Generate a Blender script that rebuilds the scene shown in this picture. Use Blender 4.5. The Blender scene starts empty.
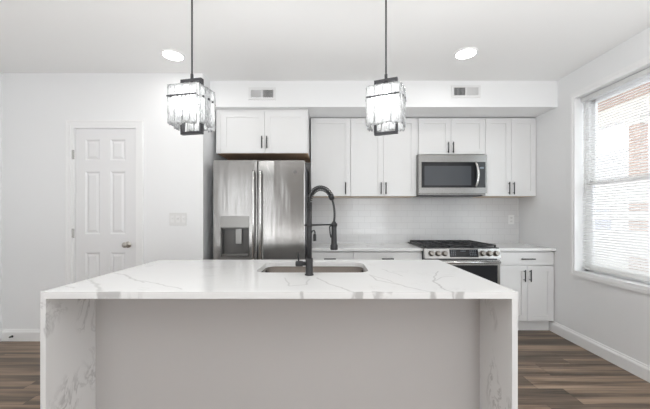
import bpy, bmesh, math, random
from mathutils import Vector, Matrix
random.seed(7)
C = bpy.context.scene.collection
S = bpy.context.scene
PI = math.pi

# ------------------------------------------------------------------ camera, world, lights, exposure
H = 1.235            # eye height (m)
F = 304.0            # focal length in picture pixels (650 wide)
def X(px, d): return (px - 328.0) * d / F          # survey helpers: real x / z of a sighted point at depth d
def Z(py, d): return H + (215.0 - py) * d / F

cam_d = bpy.data.cameras.new('camera'); cam = bpy.data.objects.new('camera', cam_d); C.objects.link(cam)
cam.location = (0, 0, H); cam.rotation_euler = (PI/2, 0, 0)
cam_d.sensor_width = 36; cam_d.lens = F/650*36
cam_d.shift_x = -3/650; cam_d.shift_y = 10.5/650
cam_d.clip_start = 0.05
S.camera = cam

w = bpy.data.worlds.new('world'); S.world = w; w.use_nodes = True
bg = w.node_tree.nodes['Background']
bg.inputs[0].default_value = (0.93, 0.97, 1.0, 1); bg.inputs[1].default_value = 4.0

S.view_settings.view_transform = 'Standard'; S.view_settings.look = 'None'
S.view_settings.gamma = 1; S.view_settings.use_curve_mapping = False
S.view_settings.exposure = 0.17

def area(name, loc, rot, sx, sy, power, col=(1, 1, 1)):
    l = bpy.data.lights.new(name, 'AREA'); l.shape = 'RECTANGLE'; l.size = sx; l.size_y = sy
    l.energy = power; l.color = col
    o = bpy.data.objects.new(name, l); C.objects.link(o); o.location = loc; o.rotation_euler = rot
    return o
# an added fill lamp at an unseen wide opening, then daylight through the two narrow side lights of the wall behind the camera (light leaves along +y)
area('added_rear_fill', (1.35, -2.95, 1.35), (PI/2, 0, 0), 1.3, 2.0, 4, (0.97, 0.985, 1.0))
area('daylight_side_light_far', (-2.75, -2.95, 1.35), (PI/2, 0, 0), 0.26, 2.0, 3.2, (0.97, 0.985, 1.0))
area('daylight_side_light_near', (-1.87, -2.95, 1.35), (PI/2, 0, 0), 0.22, 2.0, 2.8, (0.97, 0.985, 1.0))
# added unseen fill lamp: a long panel lying low at the camera, aimed straight up at the ceiling
area('added_ceiling_fill', (0.15, 0.12, 0.84), (PI, 0, 0), 3.9, 0.75, 69, (0.99, 0.997, 1.0))

CEIL = 2.63
D_DOORWALL, D_BACK, X_L, X_R = 2.989, 3.80, -3.205, 2.385
D_REAR = -3.0

# ------------------------------------------------------------------ materials
def mat(name, col, rough=0.5, metal=0.0, **kw):
    m = bpy.data.materials.new(name); m.use_nodes = True
    b = m.node_tree.nodes['Principled BSDF']
    b.inputs['Base Color'].default_value = (*col, 1); b.inputs['Roughness'].default_value = rough
    b.inputs['Metallic'].default_value = metal
    for k, v in kw.items(): b.inputs[k.replace('_', ' ')].default_value = v
    return m
def nd(m, t, **kw):
    n = m.node_tree.nodes.new(t)
    for k, v in kw.items(): setattr(n, k, v)
    return n
def lk(m, a, b): m.node_tree.links.new(a, b)
def bsdf(m): return m.node_tree.nodes['Principled BSDF']
def noise(m, scale, detail=3, vec=None, mapping=None, rough=0.5, dist=0.0):
    n = nd(m, 'ShaderNodeTexNoise'); n.inputs['Scale'].default_value = scale
    n.inputs['Detail'].default_value = detail; n.inputs['Roughness'].default_value = rough
    n.inputs['Distortion'].default_value = dist
    if vec is None:
        g = nd(m, 'ShaderNodeNewGeometry'); vec = g.outputs['Position']
    if mapping:
        mp = nd(m, 'ShaderNodeMapping'); mp.inputs['Scale'].default_value = mapping
        lk(m, vec, mp.inputs['Vector']); vec = mp.outputs['Vector']
    lk(m, vec, n.inputs['Vector'])
    return n
def ramp(m, src, stops):
    r = nd(m, 'ShaderNodeValToRGB'); e = r.color_ramp.elements
    while len(e) < len(stops): e.new(0.5)
    for q, (p, c) in zip(e, stops):
        q.position = p; q.color = (*c, 1) if len(c) == 3 else c
    lk(m, src, r.inputs['Fac']); return r
def bump(m, src, strength, dist=0.01):
    b = nd(m, 'ShaderNodeBump'); b.inputs['Strength'].default_value = strength; b.inputs['Distance'].default_value = dist
    lk(m, src, b.inputs['Height']); lk(m, b.outputs['Normal'], bsdf(m).inputs['Normal']); return b
def math_n(m, op, a, b=None):
    n = nd(m, 'ShaderNodeMath', operation=op)
    for i, v in enumerate((a, b)):
        if v is None: continue
        if isinstance(v, (int, float)): n.inputs[i].default_value = v
        else: lk(m, v, n.inputs[i])
    return n.outputs[0]

def paint(name, col, rough=0.55):
    m = mat(name, col, rough); n = noise(m, 180, 2); bump(m, n.outputs['Fac'], 0.05, 0.002); return m
M_WALL = paint('wall_paint', (0.90, 0.905, 0.91), 0.6)
M_CEIL = paint('ceiling_paint', (0.94, 0.94, 0.935), 0.7)
M_TRIM = mat('trim_paint', (0.93, 0.93, 0.93), 0.35)
M_DOOR = mat('door_paint', (0.86, 0.86, 0.865), 0.4)
M_CAB = mat('cabinet_paint', (0.82, 0.82, 0.818), 0.38)
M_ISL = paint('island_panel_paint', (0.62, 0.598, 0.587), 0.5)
M_BLACK = mat('matte_black_metal', (0.03, 0.03, 0.032), 0.33, 0.4)
M_BLACKP = mat('black_plastic', (0.02, 0.02, 0.022), 0.3)
M_IRON = mat('cast_iron', (0.022, 0.022, 0.024), 0.55)
M_GLASSBLK = mat('black_glass', (0.012, 0.013, 0.016), 0.08, Specular_IOR_Level=0.4)
M_CHROME = mat('satin_nickel', (0.62, 0.61, 0.59), 0.25, 1.0)
M_NICKEL = mat('knob_nickel', (0.50, 0.47, 0.43), 0.28, 1.0)
M_KNOB = mat('range_knob_steel', (0.30, 0.28, 0.255), 0.3, 1.0)
M_VENTW = mat('vent_white', (0.82, 0.82, 0.82), 0.4)
M_DARK = mat('dark_void', (0.05, 0.05, 0.055), 0.9)
M_GAP = mat('fridge_side_grey', (0.10, 0.10, 0.11), 0.5)
M_RING = mat('lamp_frame_metal', (0.065, 0.065, 0.07), 0.4, 0.5)
M_LEG = mat('keypad_marks', (0.35, 0.42, 0.5), 0.5)
M_PORC = mat('switch_plastic', (0.86, 0.86, 0.855), 0.3)
M_PLATE = mat('switch_plate_plastic', (0.80, 0.80, 0.79), 0.3)

def wood(name, c1, c2, sc=(3, 40, 40)):
    m = mat(name, c1, 0.55); n = noise(m, 1.0, 4, mapping=sc)
    r = ramp(m, n.outputs['Fac'], [(0.3, c1), (0.7, c2)]); lk(m, r.outputs['Color'], bsdf(m).inputs['Base Color']); return m
M_BIRCH = wood('birch_ply', (0.74, 0.60, 0.47), (0.82, 0.69, 0.56))
M_BROWN = wood('brown_ply', (0.46, 0.29, 0.17), (0.56, 0.38, 0.25))

def steel(name, col, rough, wob=0.0):
    m = mat(name, col, rough, 1.0)
    n = noise(m, 1.0, 2, mapping=(260, 260, 1.5))
    if wob:
        n2 = noise(m, 1.0, 2, mapping=(7.0, 1, 0.9))
        n3 = noise(m, 1.0, 1, mapping=(26.0, 1, 0.5))
        s = math_n(m, 'ADD', math_n(m, 'MULTIPLY', n2.outputs['Fac'], 1.0), math_n(m, 'MULTIPLY', n3.outputs['Fac'], 0.05))
        s = math_n(m, 'ADD', s, math_n(m, 'MULTIPLY', n.outputs['Fac'], 0.004))
        bump(m, s, wob, 0.05)
    else:
        bump(m, n.outputs['Fac'], 0.05, 0.002)
    return m
M_STEEL = steel('brushed_steel', (0.40, 0.395, 0.385), 0.24)
M_MWSTEEL = steel('microwave_steel', (0.29, 0.287, 0.28), 0.26)
M_BARSTEEL = steel('handle_steel', (0.72, 0.715, 0.705), 0.2)
M_FRIDGE = steel('fridge_steel', (0.37, 0.362, 0.353), 0.2, 0.14)
M_SINK = steel('sink_steel', (0.21, 0.185, 0.165), 0.18)

def quartz(name, veins=(), thin=1.0, smoke=0.7, lo=0.56, hi=0.66):
    """white quartz: soft smoky smudges, faint hairlines, and hand placed veins given as (width, strength, [(x, y), ...])"""
    m = mat(name, (0.9, 0.9, 0.9), 0.14)
    g = nd(m, 'ShaderNodeNewGeometry'); pos = g.outputs['Position']
    s = None
    if thin:
        w1 = noise(m, 1.15, 4, pos, (1.0, 0.8, 1.0), 0.5, 0.6)
        d1 = math_n(m, 'ABSOLUTE', math_n(m, 'SUBTRACT', w1.outputs['Fac'], 0.5))
        v1 = ramp(m, d1, [(0.0, (thin, thin, thin)), (0.008, (0, 0, 0))])
        mk = noise(m, 1.7, 2, pos); mkr = ramp(m, mk.outputs['Fac'], [(0.46, (0, 0, 0)), (0.62, (1, 1, 1))])
        s = math_n(m, 'MULTIPLY', v1.outputs['Color'], mkr.outputs['Color'])
    if smoke:
        w2 = noise(m, 9.0, 4, pos, (1, 1, 0.6), 0.65, 0.8)
        d2 = math_n(m, 'ABSOLUTE', math_n(m, 'SUBTRACT', w2.outputs['Fac'], 0.55))
        v2 = ramp(m, d2, [(0.0, (smoke, smoke, smoke)), (0.05, (0, 0, 0))])
        mk2 = noise(m, 5.0, 2, pos, (1.3, 1, 0.8)); mk2r = ramp(m, mk2.outputs['Fac'], [(lo, (0, 0, 0)), (hi, (1, 1, 1))])
        b = math_n(m, 'MULTIPLY', v2.outputs['Color'], mk2r.outputs['Color'])
        s = b if s is None else math_n(m, 'MAXIMUM', s, b)
    if veins:
        # the slab coordinate, wobbled a little so that the veins wander
        nz = noise(m, 11, 3, pos); sc = nd(m, 'ShaderNodeVectorMath', operation='MULTIPLY_ADD')
        lk(m, nz.outputs['Color'], sc.inputs[0]); sc.inputs[1].default_value = (0.05, 0.05, 0); sc.inputs[2].default_value = (-0.025, -0.025, 0)
        flat = nd(m, 'ShaderNodeVectorMath', operation='MULTIPLY'); lk(m, pos, flat.inputs[0]); flat.inputs[1].default_value = (1, 1, 0)
        P = nd(m, 'ShaderNodeVectorMath', operation='ADD'); lk(m, flat.outputs[0], P.inputs[0]); lk(m, sc.outputs[0], P.inputs[1])
        for wd, st, pl in veins:
            dmin = None
            for a, c in zip(pl, pl[1:]):
                a = Vector((*a, 0)); c = Vector((*c, 0)); ab = c-a
                pa = nd(m, 'ShaderNodeVectorMath', operation='SUBTRACT'); lk(m, P.outputs[0], pa.inputs[0]); pa.inputs[1].default_value = a
                dt = nd(m, 'ShaderNodeVectorMath', operation='DOT_PRODUCT'); lk(m, pa.outputs[0], dt.inputs[0]); dt.inputs[1].default_value = ab/max(ab.length_squared, 1e-9)
                cl = nd(m, 'ShaderNodeClamp'); lk(m, dt.outputs['Value'], cl.inputs[0])
                pr = nd(m, 'ShaderNodeVectorMath', operation='SCALE'); pr.inputs[0].default_value = ab; lk(m, cl.outputs[0], pr.inputs['Scale'])
                ds = nd(m, 'ShaderNodeVectorMath', operation='DISTANCE'); lk(m, pa.outputs[0], ds.inputs[0]); lk(m, pr.outputs[0], ds.inputs[1])
                dmin = ds.outputs['Value'] if dmin is None else math_n(m, 'MINIMUM', dmin, ds.outputs['Value'])
            r = nd(m, 'ShaderNodeMapRange'); r.inputs['From Min'].default_value = wd*0.35; r.inputs['From Max'].default_value = wd*1.6
            r.inputs['To Min'].default_value = st; r.inputs['To Max'].default_value = 0; lk(m, dmin, r.inputs['Value'])
            s = r.outputs[0] if s is None else math_n(m, 'MAXIMUM', s, r.outputs[0])
    mx = nd(m, 'ShaderNodeMix', data_type='RGBA'); mx.inputs[6].default_value = (0.87, 0.87, 0.867, 1)
    mx.inputs[7].default_value = (0.36, 0.35, 0.345, 1); lk(m, s, mx.inputs[0])
    lk(m, mx.outputs[2], bsdf(m).inputs['Base Color'])
    return m
def top_xy(px, py):                              # a sighted point on the island top (0.35 m below the eye)
    d = 0.35*F/(py-215.0); return (X(px, d), d)
VEINS = [(0.0045, 0.5, [(438, 271), (433.5, 277), (433.5, 281.5), (439, 286), (446, 289.6), (459, 294)]),
         (0.004, 0.4, [(433.5, 281), (441.5, 277.4), (452, 276)]),
         (0.0035, 0.38, [(381.5, 269), (402, 276)]),
         (0.004, 0.42, [(370, 274.6), (377, 280.4), (395.5, 284), (414, 288.5), (431, 292)]),
         (0.0045, 0.42, [(316, 277.7), (331, 284.6), (342, 288), (358.5, 293.8)]),
         (0.005, 0.32, [(284.6, 277.7), (290, 285.8), (305.4, 284.6), (310, 279)]),
         (0.0035, 0.38, [(372, 275.4), (386, 280), (400, 284.6)]),
         (0.006, 0.34, [(112.8, 273), (124.6, 274.7), (133, 279), (143, 282.3)]),
         (0.009, 0.35, [(90.8, 280.6), (96, 285), (101, 291)]),
         (0.004, 0.34, [(136, 280), (150, 282), (164, 285), (182, 289)]),
         (0.004, 0.30, [(64, 286), (74, 288)])]
VEINS = [(a, b_, [top_xy(*p) for p in pl]) for a, b_, pl in VEINS]
for a, c, wd, st in ((99, 118, 0.008, 0.55), (355, 361, 0.007, 0.6), (374, 391, 0.006, 0.5), (431, 433, 0.008, 0.6), (457, 461, 0.009, 0.6), (301, 303, 0.006, 0.5)):
    VEINS.append((wd, st, [(X(a, 1.382)-0.0, 1.380), (X(c, 1.382), 1.380)]))
M_QUARTZ = quartz('veined_white_quartz', thin=0.5, smoke=0.4)
M_TOPQ = quartz('island_top_quartz', VEINS, thin=0, smoke=0.16)
M_SIDEQ = quartz('waterfall_quartz', thin=0, smoke=0.5, lo=0.50, hi=0.62)

def plank():
    m = mat('plank_floor', (0.2, 0.15, 0.11), 0.42)
    g = nd(m, 'ShaderNodeNewGeometry'); sx = nd(m, 'ShaderNodeSeparateXYZ'); lk(m, g.outputs['Position'], sx.inputs[0])
    ph, pw = 0.18, 1.22
    yy = math_n(m, 'DIVIDE', sx.outputs['Y'], ph); row = math_n(m, 'FLOOR', yy)
    wn = nd(m, 'ShaderNodeTexWhiteNoise', noise_dimensions='1D'); lk(m, row, wn.inputs['W'])
    xx = math_n(m, 'ADD', math_n(m, 'DIVIDE', sx.outputs['X'], pw), math_n(m, 'MULTIPLY', wn.outputs['Value'], 7.0))
    col = math_n(m, 'FLOOR', xx)
    cv = nd(m, 'ShaderNodeCombineXYZ'); lk(m, row, cv.inputs[0]); lk(m, col, cv.inputs[1])
    wn2 = nd(m, 'ShaderNodeTexWhiteNoise', noise_dimensions='3D'); lk(m, cv.outputs[0], wn2.inputs['Vector'])
    # broad streaks and fine grain running along the planks, shifted from plank to plank
    off = nd(m, 'ShaderNodeVectorMath', operation='SCALE'); lk(m, wn2.outputs['Color'], off.inputs[0]); off.inputs['Scale'].default_value = 9
    ad = nd(m, 'ShaderNodeVectorMath', operation='ADD'); lk(m, g.outputs['Position'], ad.inputs[0]); lk(m, off.outputs[0], ad.inputs[1])
    n1 = noise(m, 1.0, 3, ad.outputs[0], (0.55, 13, 1), 0.5)
    n2 = noise(m, 1.0, 4, ad.outputs[0], (3.0, 90, 1), 0.6)
    t = math_n(m, 'ADD', math_n(m, 'MULTIPLY', n1.outputs['Fac'], 1.04), math_n(m, 'MULTIPLY', wn2.outputs['Value'], 0.13))
    t = math_n(m, 'ADD', t, math_n(m, 'MULTIPLY', math_n(m, 'SUBTRACT', n2.outputs['Fac'], 0.5), 0.45))
    r = ramp(m, t, [(0.36, (0.070, 0.050, 0.036)), (0.52, (0.145, 0.104, 0.073)), (0.66, (0.285, 0.200, 0.138)), (0.83, (0.39, 0.285, 0.20))])
    # seams
    fy = math_n(m, 'FRACT', yy); fx = math_n(m, 'FRACT', xx)
    sm = math_n(m, 'MAXIMUM', math_n(m, 'LESS_THAN', fy, 0.014), math_n(m, 'LESS_THAN', fx, 0.002))
    mx = nd(m, 'ShaderNodeMix', data_type='RGBA'); lk(m, sm, mx.inputs[0]); lk(m, r.outputs['Color'], mx.inputs[6]); mx.inputs[7].default_value = (0.03, 0.022, 0.017, 1)
    lk(m, mx.outputs[2], bsdf(m).inputs['Base Color'])
    bump(m, n2.outputs['Fac'], 0.06, 0.003)
    return m
M_FLOOR = plank()

def tile():
    m = mat('white_subway_tile', (0.86, 0.86, 0.86), 0.12)
    g = nd(m, 'ShaderNodeNewGeometry'); sx = nd(m, 'ShaderNodeSeparateXYZ'); lk(m, g.outputs['Position'], sx.inputs[0])
    cv = nd(m, 'ShaderNodeCombineXYZ'); lk(m, sx.outputs['X'], cv.inputs[0]); lk(m, sx.outputs['Z'], cv.inputs[1])
    b = nd(m, 'ShaderNodeTexBrick'); lk(m, cv.outputs[0], b.inputs['Vector'])
    b.inputs['Scale'].default_value = 1; b.inputs['Brick Width'].default_value = 0.152; b.inputs['Row Height'].default_value = 0.076
    b.inputs['Mortar Size'].default_value = 0.0022; b.inputs['Mortar Smooth'].default_value = 0.1
    b.inputs['Color1'].default_value = (0.75, 0.75, 0.75, 1); b.inputs['Color2'].default_value = (0.73, 0.73, 0.735, 1); b.inputs['Mortar'].default_value = (0.655, 0.655, 0.655, 1)
    lk(m, b.outputs['Color'], bsdf(m).inputs['Base Color'])
    bump(m, math_n(m, 'SUBTRACT', 1.0, b.outputs['Fac']), 0.25, 0.002)
    return m
M_TILE = tile()

def emit(name, col, st):
    m = bpy.data.materials.new(name); m.use_nodes = True; nt = m.node_tree; nt.nodes.clear()
    e = nt.nodes.new('ShaderNodeEmission'); e.inputs[0].default_value = (*col, 1); e.inputs[1].default_value = st
    o = nt.nodes.new('ShaderNodeOutputMaterial'); nt.links.new(e.outputs[0], o.inputs[0]); return m
M_DOWN = emit('downlight_lens', (1.0, 0.985, 0.96), 33)
M_BULB = emit('glowing_bulb', (1.0, 0.985, 0.96), 36)

def ice_glass():
    m = bpy.data.materials.new('rippled_ice_glass'); m.use_nodes = True; nt = m.node_tree; nt.nodes.clear()
    out = nd(m, 'ShaderNodeOutputMaterial')
    tr = nd(m, 'ShaderNodeBsdfTransparent'); tr.inputs[0].default_value = (0.95, 0.965, 0.97, 1)
    tl = nd(m, 'ShaderNodeBsdfTranslucent'); tl.inputs[0].default_value = (0.95, 0.96, 0.97, 1)
    df = nd(m, 'ShaderNodeBsdfDiffuse'); df.inputs[0].default_value = (0.9, 0.91, 0.92, 1)
    gl = nd(m, 'ShaderNodeBsdfGlossy'); gl.inputs['Roughness'].default_value = 0.12
    co = nd(m, 'ShaderNodeTexCoord')
    n = noise(m, 46, 3, co.outputs['Object'], (1, 1, 0.55), 0.6, 0.8)
    bp = nd(m, 'ShaderNodeBump'); bp.inputs['Strength'].default_value = 0.9; bp.inputs['Distance'].default_value = 0.01
    lk(m, n.outputs['Fac'], bp.inputs['Height'])
    for s in (tl, df, gl): lk(m, bp.outputs['Normal'], s.inputs['Normal'])
    m0 = nd(m, 'ShaderNodeMixShader'); m0.inputs[0].default_value = 0.45; lk(m, tl.outputs[0], m0.inputs[1]); lk(m, df.outputs[0], m0.inputs[2])
    r = ramp(m, n.outputs['Fac'], [(0.35, (0.35, 0.35, 0.35)), (0.62, (0.75, 0.75, 0.75))])
    m1 = nd(m, 'ShaderNodeMixShader'); lk(m, r.outputs['Color'], m1.inputs[0]); lk(m, tr.outputs[0], m1.inputs[1]); lk(m, m0.outputs[0], m1.inputs[2])
    fr = nd(m, 'ShaderNodeFresnel'); fr.inputs[0].default_value = 1.5; lk(m, bp.outputs['Normal'], fr.inputs['Normal'])
    m2 = nd(m, 'ShaderNodeMixShader'); lk(m, fr.outputs[0], m2.inputs[0]); lk(m, m1.outputs[0], m2.inputs[1]); lk(m, gl.outputs[0], m2.inputs[2])
    lk(m, m2.outputs[0], out.inputs[0]); return m
M_ICE = ice_glass()

def pane_glass():
    m = bpy.data.materials.new('window_glass'); m.use_nodes = True; nt = m.node_tree; nt.nodes.clear()
    out = nd(m, 'ShaderNodeOutputMaterial'); tr = nd(m, 'ShaderNodeBsdfTransparent'); tr.inputs[0].default_value = (0.95, 0.97, 0.97, 1)
    gl = nd(m, 'ShaderNodeBsdfGlossy'); gl.inputs['Roughness'].default_value = 0.02
    mx = nd(m, 'ShaderNodeMixShader'); mx.inputs[0].default_value = 0.06
    lk(m, tr.outputs[0], mx.inputs[1]); lk(m, gl.outputs[0], mx.inputs[2]); lk(m, mx.outputs[0], out.inputs[0]); return m
M_PANE = pane_glass()
def slat_mat():
    m = bpy.data.materials.new('blind_slat_vinyl'); m.use_nodes = True; nt = m.node_tree; b = bsdf(m)
    b.inputs['Base Color'].default_value = (0.9, 0.9, 0.89, 1); b.inputs['Roughness'].default_value = 0.4
    tl = nd(m, 'ShaderNodeBsdfTranslucent'); tl.inputs[0].default_value = (0.9, 0.89, 0.87, 1)
    mx = nd(m, 'ShaderNodeMixShader'); mx.inputs[0].default_value = 0.25
    lk(m, b.outputs[0], mx.inputs[1]); lk(m, tl.outputs[0], mx.inputs[2]); lk(m, mx.outputs[0], nt.nodes['Material Output'].inputs[0]); return m
M_SLAT = slat_mat()

# ------------------------------------------------------------------ mesh helpers (world coordinates)
def nb(): return bmesh.new()
def bx(bm, x0, x1, y0, y1, z0, z1, bev=0.0, rotz=None):
    vs = [bm.verts.new((x, y, z)) for x in (x0, x1) for y in (y0, y1) for z in (z0, z1)]
    q = [(0, 1, 3, 2), (4, 6, 7, 5), (0, 4, 5, 1), (2, 3, 7, 6), (0, 2, 6, 4), (1, 5, 7, 3)]
    fs = [bm.faces.new([vs[i] for i in f]) for f in q]
    if bev > 0:
        es = list({e for f in fs for e in f.edges})
        bmesh.ops.bevel(bm, geom=es, offset=bev, segments=2, profile=0.7, affect='EDGES')
    return bm
def frame_of(d):
    d = d.normalized(); u = Vector((0, 0, 1)) if abs(d.z) < 0.9 else Vector((1, 0, 0))
    a = d.cross(u).normalized(); return a, d.cross(a).normalized()
def tube(bm, pts, r, n=12, caps=True):
    pts = [Vector(p) for p in pts]; rings = []; a = None
    rs = r if isinstance(r, (list, tuple)) else [r]*len(pts)
    for i, p in enumerate(pts):
        d = (pts[min(i+1, len(pts)-1)] - pts[max(i-1, 0)]).normalized()
        if a is None: a, b = frame_of(d)
        else:
            a = (a - d*a.dot(d)).normalized(); b = d.cross(a)
        rings.append([bm.verts.new(p + (a*math.cos(2*PI*k/n) + b*math.sin(2*PI*k/n))*rs[i]) for k in range(n)])
    for i in range(len(rings)-1):
        for k in range(n):
            f = bm.faces.new((rings[i][k], rings[i][(k+1) % n], rings[i+1][(k+1) % n], rings[i+1][k])); f.smooth = True
    if caps: bm.faces.new(rings[0][::-1]); bm.faces.new(rings[-1])
    return bm
def lathe(bm, c, axis, prof, n=24):
    """prof: list of (distance along axis, radius); capped."""
    c = Vector(c); axis = Vector(axis).normalized(); a, b = frame_of(axis); rings = []
    for t, r in prof:
        rings.append([bm.verts.new(c + axis*t + (a*math.cos(2*PI*k/n) + b*math.sin(2*PI*k/n))*max(r, 1e-4)) for k in range(n)])
    for i in range(len(rings)-1):
        for k in range(n):
            f = bm.faces.new((rings[i][k], rings[i][(k+1) % n], rings[i+1][(k+1) % n], rings[i+1][k])); f.smooth = True
    bm.faces.new(rings[0][::-1]); bm.faces.new(rings[-1])
    return bm
WLOC = {}
def obj(name, bm, m, parent=None):
    bmesh.ops.recalc_face_normals(bm, faces=bm.faces[:])
    co = [v.co for v in bm.verts]
    lo = Vector([min(c[i] for c in co) for i in range(3)]); hi = Vector([max(c[i] for c in co) for i in range(3)])
    c = (lo+hi)/2
    if parent is None: c.z = lo.z
    bmesh.ops.translate(bm, verts=bm.verts[:], vec=-c)
    me = bpy.data.meshes.new(name); bm.to_mesh(me); bm.free(); me.materials.append(m)
    o = bpy.data.objects.new(name, me); C.objects.link(o)
    if parent is not None:
        o.parent = parent; o.location = c - WLOC[parent.name]
    else: o.location = c
    WLOC[o.name] = c.copy()
    return o
def thing(name, label, cat, loc, group=None):
    o = bpy.data.objects.new(name, None); C.objects.link(o); o.location = loc; o.empty_display_size = 0.1
    WLOC[o.name] = Vector(loc)
    if label: o['label'] = label; o['category'] = cat
    if group: o['group'] = group
    return o
def tag(o, label, cat, group=None):
    o['label'] = label; o['category'] = cat
    if group: o['group'] = group
    return o
def struct(name, bm, m, parent=None):
    o = obj(name, bm, m, parent)
    if parent is None: o['kind'] = 'structure'
    return o
def sthing(name, loc):
    o = thing(name, None, None, loc); o['kind'] = 'structure'; return o

# ------------------------------------------------------------------ room shell
T = 0.15
struct('floor', bx(nb(), X_L-T, X_R+T, D_REAR-T, D_BACK+T, -0.1, 0), M_FLOOR)
struct('ceiling', bx(nb(), X_L-T, X_R+T, D_REAR-T, D_BACK+T, CEIL, CEIL+0.1), M_CEIL)
X_RET = X(203, D_DOORWALL)                       # corner where the door wall turns back beside the refrigerator
DX0, DX1, DZ = X(74.4, D_DOORWALL), X(136.2, D_DOORWALL), Z(128.3, D_DOORWALL)
b = nb()
bx(b, X_L-T, DX0-0.02, D_DOORWALL, D_DOORWALL+0.12, 0, CEIL); bx(b, DX1+0.02, X_RET, D_DOORWALL, D_DOORWALL+0.12, 0, CEIL)
bx(b, DX0-0.02, DX1+0.02, D_DOORWALL, D_DOORWALL+0.12, DZ+0.02, CEIL)
struct('wall_left_front', b, M_WALL)
struct('wall_return', bx(nb(), X_RET-0.12, X_RET, D_DOORWALL+0.12, D_BACK, 0, CEIL), M_WALL)
struct('wall_back', bx(nb(), X_RET-0.12, X_R+T, D_BACK, D_BACK+T, 0, CEIL), M_WALL)
struct('wall_left', bx(nb(), X_L-T, X_L, D_REAR, D_DOORWALL, 0, CEIL), M_WALL)
# rear wall (behind the camera) with two narrow side lights and an added wide opening for light
b = nb(); z0, z1 = 0.35, 2.35
bx(b, X_L-T, X_R+T, D_REAR-T, D_REAR, 0, z0); bx(b, X_L-T, X_R+T, D_REAR-T, D_REAR, z1, CEIL)
for xa, xb in ((X_L-T, -2.88), (-2.62, -1.98), (-1.76, 0.7), (2.0, X_R+T)): bx(b, xa, xb, D_REAR-T, D_REAR, z0, z1)
struct('wall_rear', b, paint('rear_wall_low_bounce_grey', (0.50, 0.48, 0.46), 0.7))  # unseen wall greyed to cut the light it bounces forward
# right wall with the window opening
WY0, WY1, WZ0, WZ1 = 1.50, 2.93, 0.70, 2.36
b = nb()
bx(b, X_R, X_R+T, D_REAR, WY0, 0, CEIL); bx(b, X_R, X_R+T, WY1, D_BACK, 0, CEIL)
bx(b, X_R, X_R+T, WY0, WY1, 0, WZ0); bx(b, X_R, X_R+T, WY0, WY1, WZ1, CEIL)
struct('wall_right', b, M_WALL)
# soffit over the kitchen run
D_SOF, Z_SOF = 3.16, 2.358
struct('wall_soffit', bx(nb(), X_RET, X_R, D_SOF, D_BACK, Z_SOF, CEIL), M_WALL)

# baseboards: moulded profile swept along a straight run
def baseboard(name, p0, p1, nrm):
    prof = [(0, 0), (0.017, 0), (0.017, 0.085), (0.013, 0.095), (0.008, 0.101), (0.006, 0.112), (0, 0.114)]
    b = nb(); n = Vector(nrm); rr = []
    for p in (p0, p1):
        rr.append([b.verts.new(Vector((p[0], p[1], 0)) + n*a + Vector((0, 0, z))) for a, z in prof])
    for i in range(len(prof)): b.faces.new((rr[0][i], rr[0][(i+1) % len(prof)], rr[1][(i+1) % len(prof)], rr[1][i]))
    b.faces.new(rr[0]); b.faces.new(rr[1][::-1])
    return struct(name, b, M_TRIM)
CAS0, CAS1, CASZ = X(67, D_DOORWALL), X(141.3, D_DOORWALL), Z(121.3, D_DOORWALL)
baseboard('baseboard_door_side', (X_L+0.017, D_DOORWALL), (CAS0, D_DOORWALL), (0, -1, 0))
baseboard('baseboard_front', (CAS1, D_DOORWALL), (X_RET, D_DOORWALL), (0, -1, 0))
baseboard('baseboard_right', (X_R, D_REAR), (X_R, 3.258), (-1, 0, 0))
baseboard('baseboard_left', (X_L, D_REAR), (X_L, D_DOORWALL), (1, 0, 0))

# ------------------------------------------------------------------ six panel door
dr = sthing('door_1', ((DX0+DX1)/2, D_DOORWALL+0.02, 0))
yf = D_DOORWALL + 0.012                          # slab face, a touch behind the wall face
cols = [(X(85.2, yf), X(99.8, yf)), (X(110.4, yf), X(125.2, yf))]
rows = [(Z(160.3, yf), Z(139.6, yf)), (Z(234, yf), Z(171.6, yf)), (0.22, Z(252.6, yf))]
b = nb()
xs = [DX0+0.003, cols[0][0], cols[0][1], cols[1][0], cols[1][1], DX1-0.003]
for i in (0, 2, 4): bx(b, xs[i], xs[i+1], yf, yf+0.035, 0.01, DZ-0.003)
for i in (1, 3):
    zz = [0.01, rows[2][0], rows[2][1], rows[1][0], rows[1][1], rows[0][0], rows[0][1], DZ-0.003]
    for k in (0, 2, 4, 6): bx(b, xs[i], xs[i+1], yf, yf+0.035, zz[k], zz[k+1])
slab = obj('door_slab', b, M_DOOR, dr)
for (xa, xb) in cols:
    for (za, zb) in rows:
        b = nb()                                  # sunk field with a raised bevelled centre
        def ring(i, y): return [b.verts.new(p) for p in ((xa+i, y, za+i), (xb-i, y, za+i), (xb-i, y, zb-i), (xa+i, y, zb-i))]
        r = [ring(0, yf), ring(0.012, yf+0.011), ring(0.02, yf+0.011), ring(0.038, yf+0.002)]
        for p, q in zip(r, r[1:]):
            for k in range(4): b.faces.new((p[k], p[(k+1) % 4], q[(k+1) % 4], q[k]))
        b.faces.new(r[-1])
        rb = [b.verts.new((v.co.x, yf+0.03, v.co.z)) for v in r[0]]
        for k in range(4): b.faces.new((rb[k], rb[(k+1) % 4], r[0][(k+1) % 4], r[0][k]))
        b.faces.new(rb[::-1])
        obj('door_panel', b, M_DOOR, slab)
def casing(bm, x0, x1, zt, y, wd, thick):
    """mitred three sided casing with a stepped profile"""
    for (i, o, t) in ((0.0, 0.35, thick*0.6), (0.35, 0.8, thick), (0.8, 1.0, thick*1.35)):
        a, c = wd*i, wd*o
        bx(bm, x0-c, x0-a, y-t, y, 0, zt+a); bx(bm, x1+a, x1+c, y-t, y, 0, zt+a)
        bx(bm, x0-c, x1+c, y-t, y, zt+a, zt+c)
b = nb(); casing(b, DX0-0.002, DX1+0.002, DZ+0.003, D_DOORWALL, DX0-CAS0, 0.014)
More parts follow.
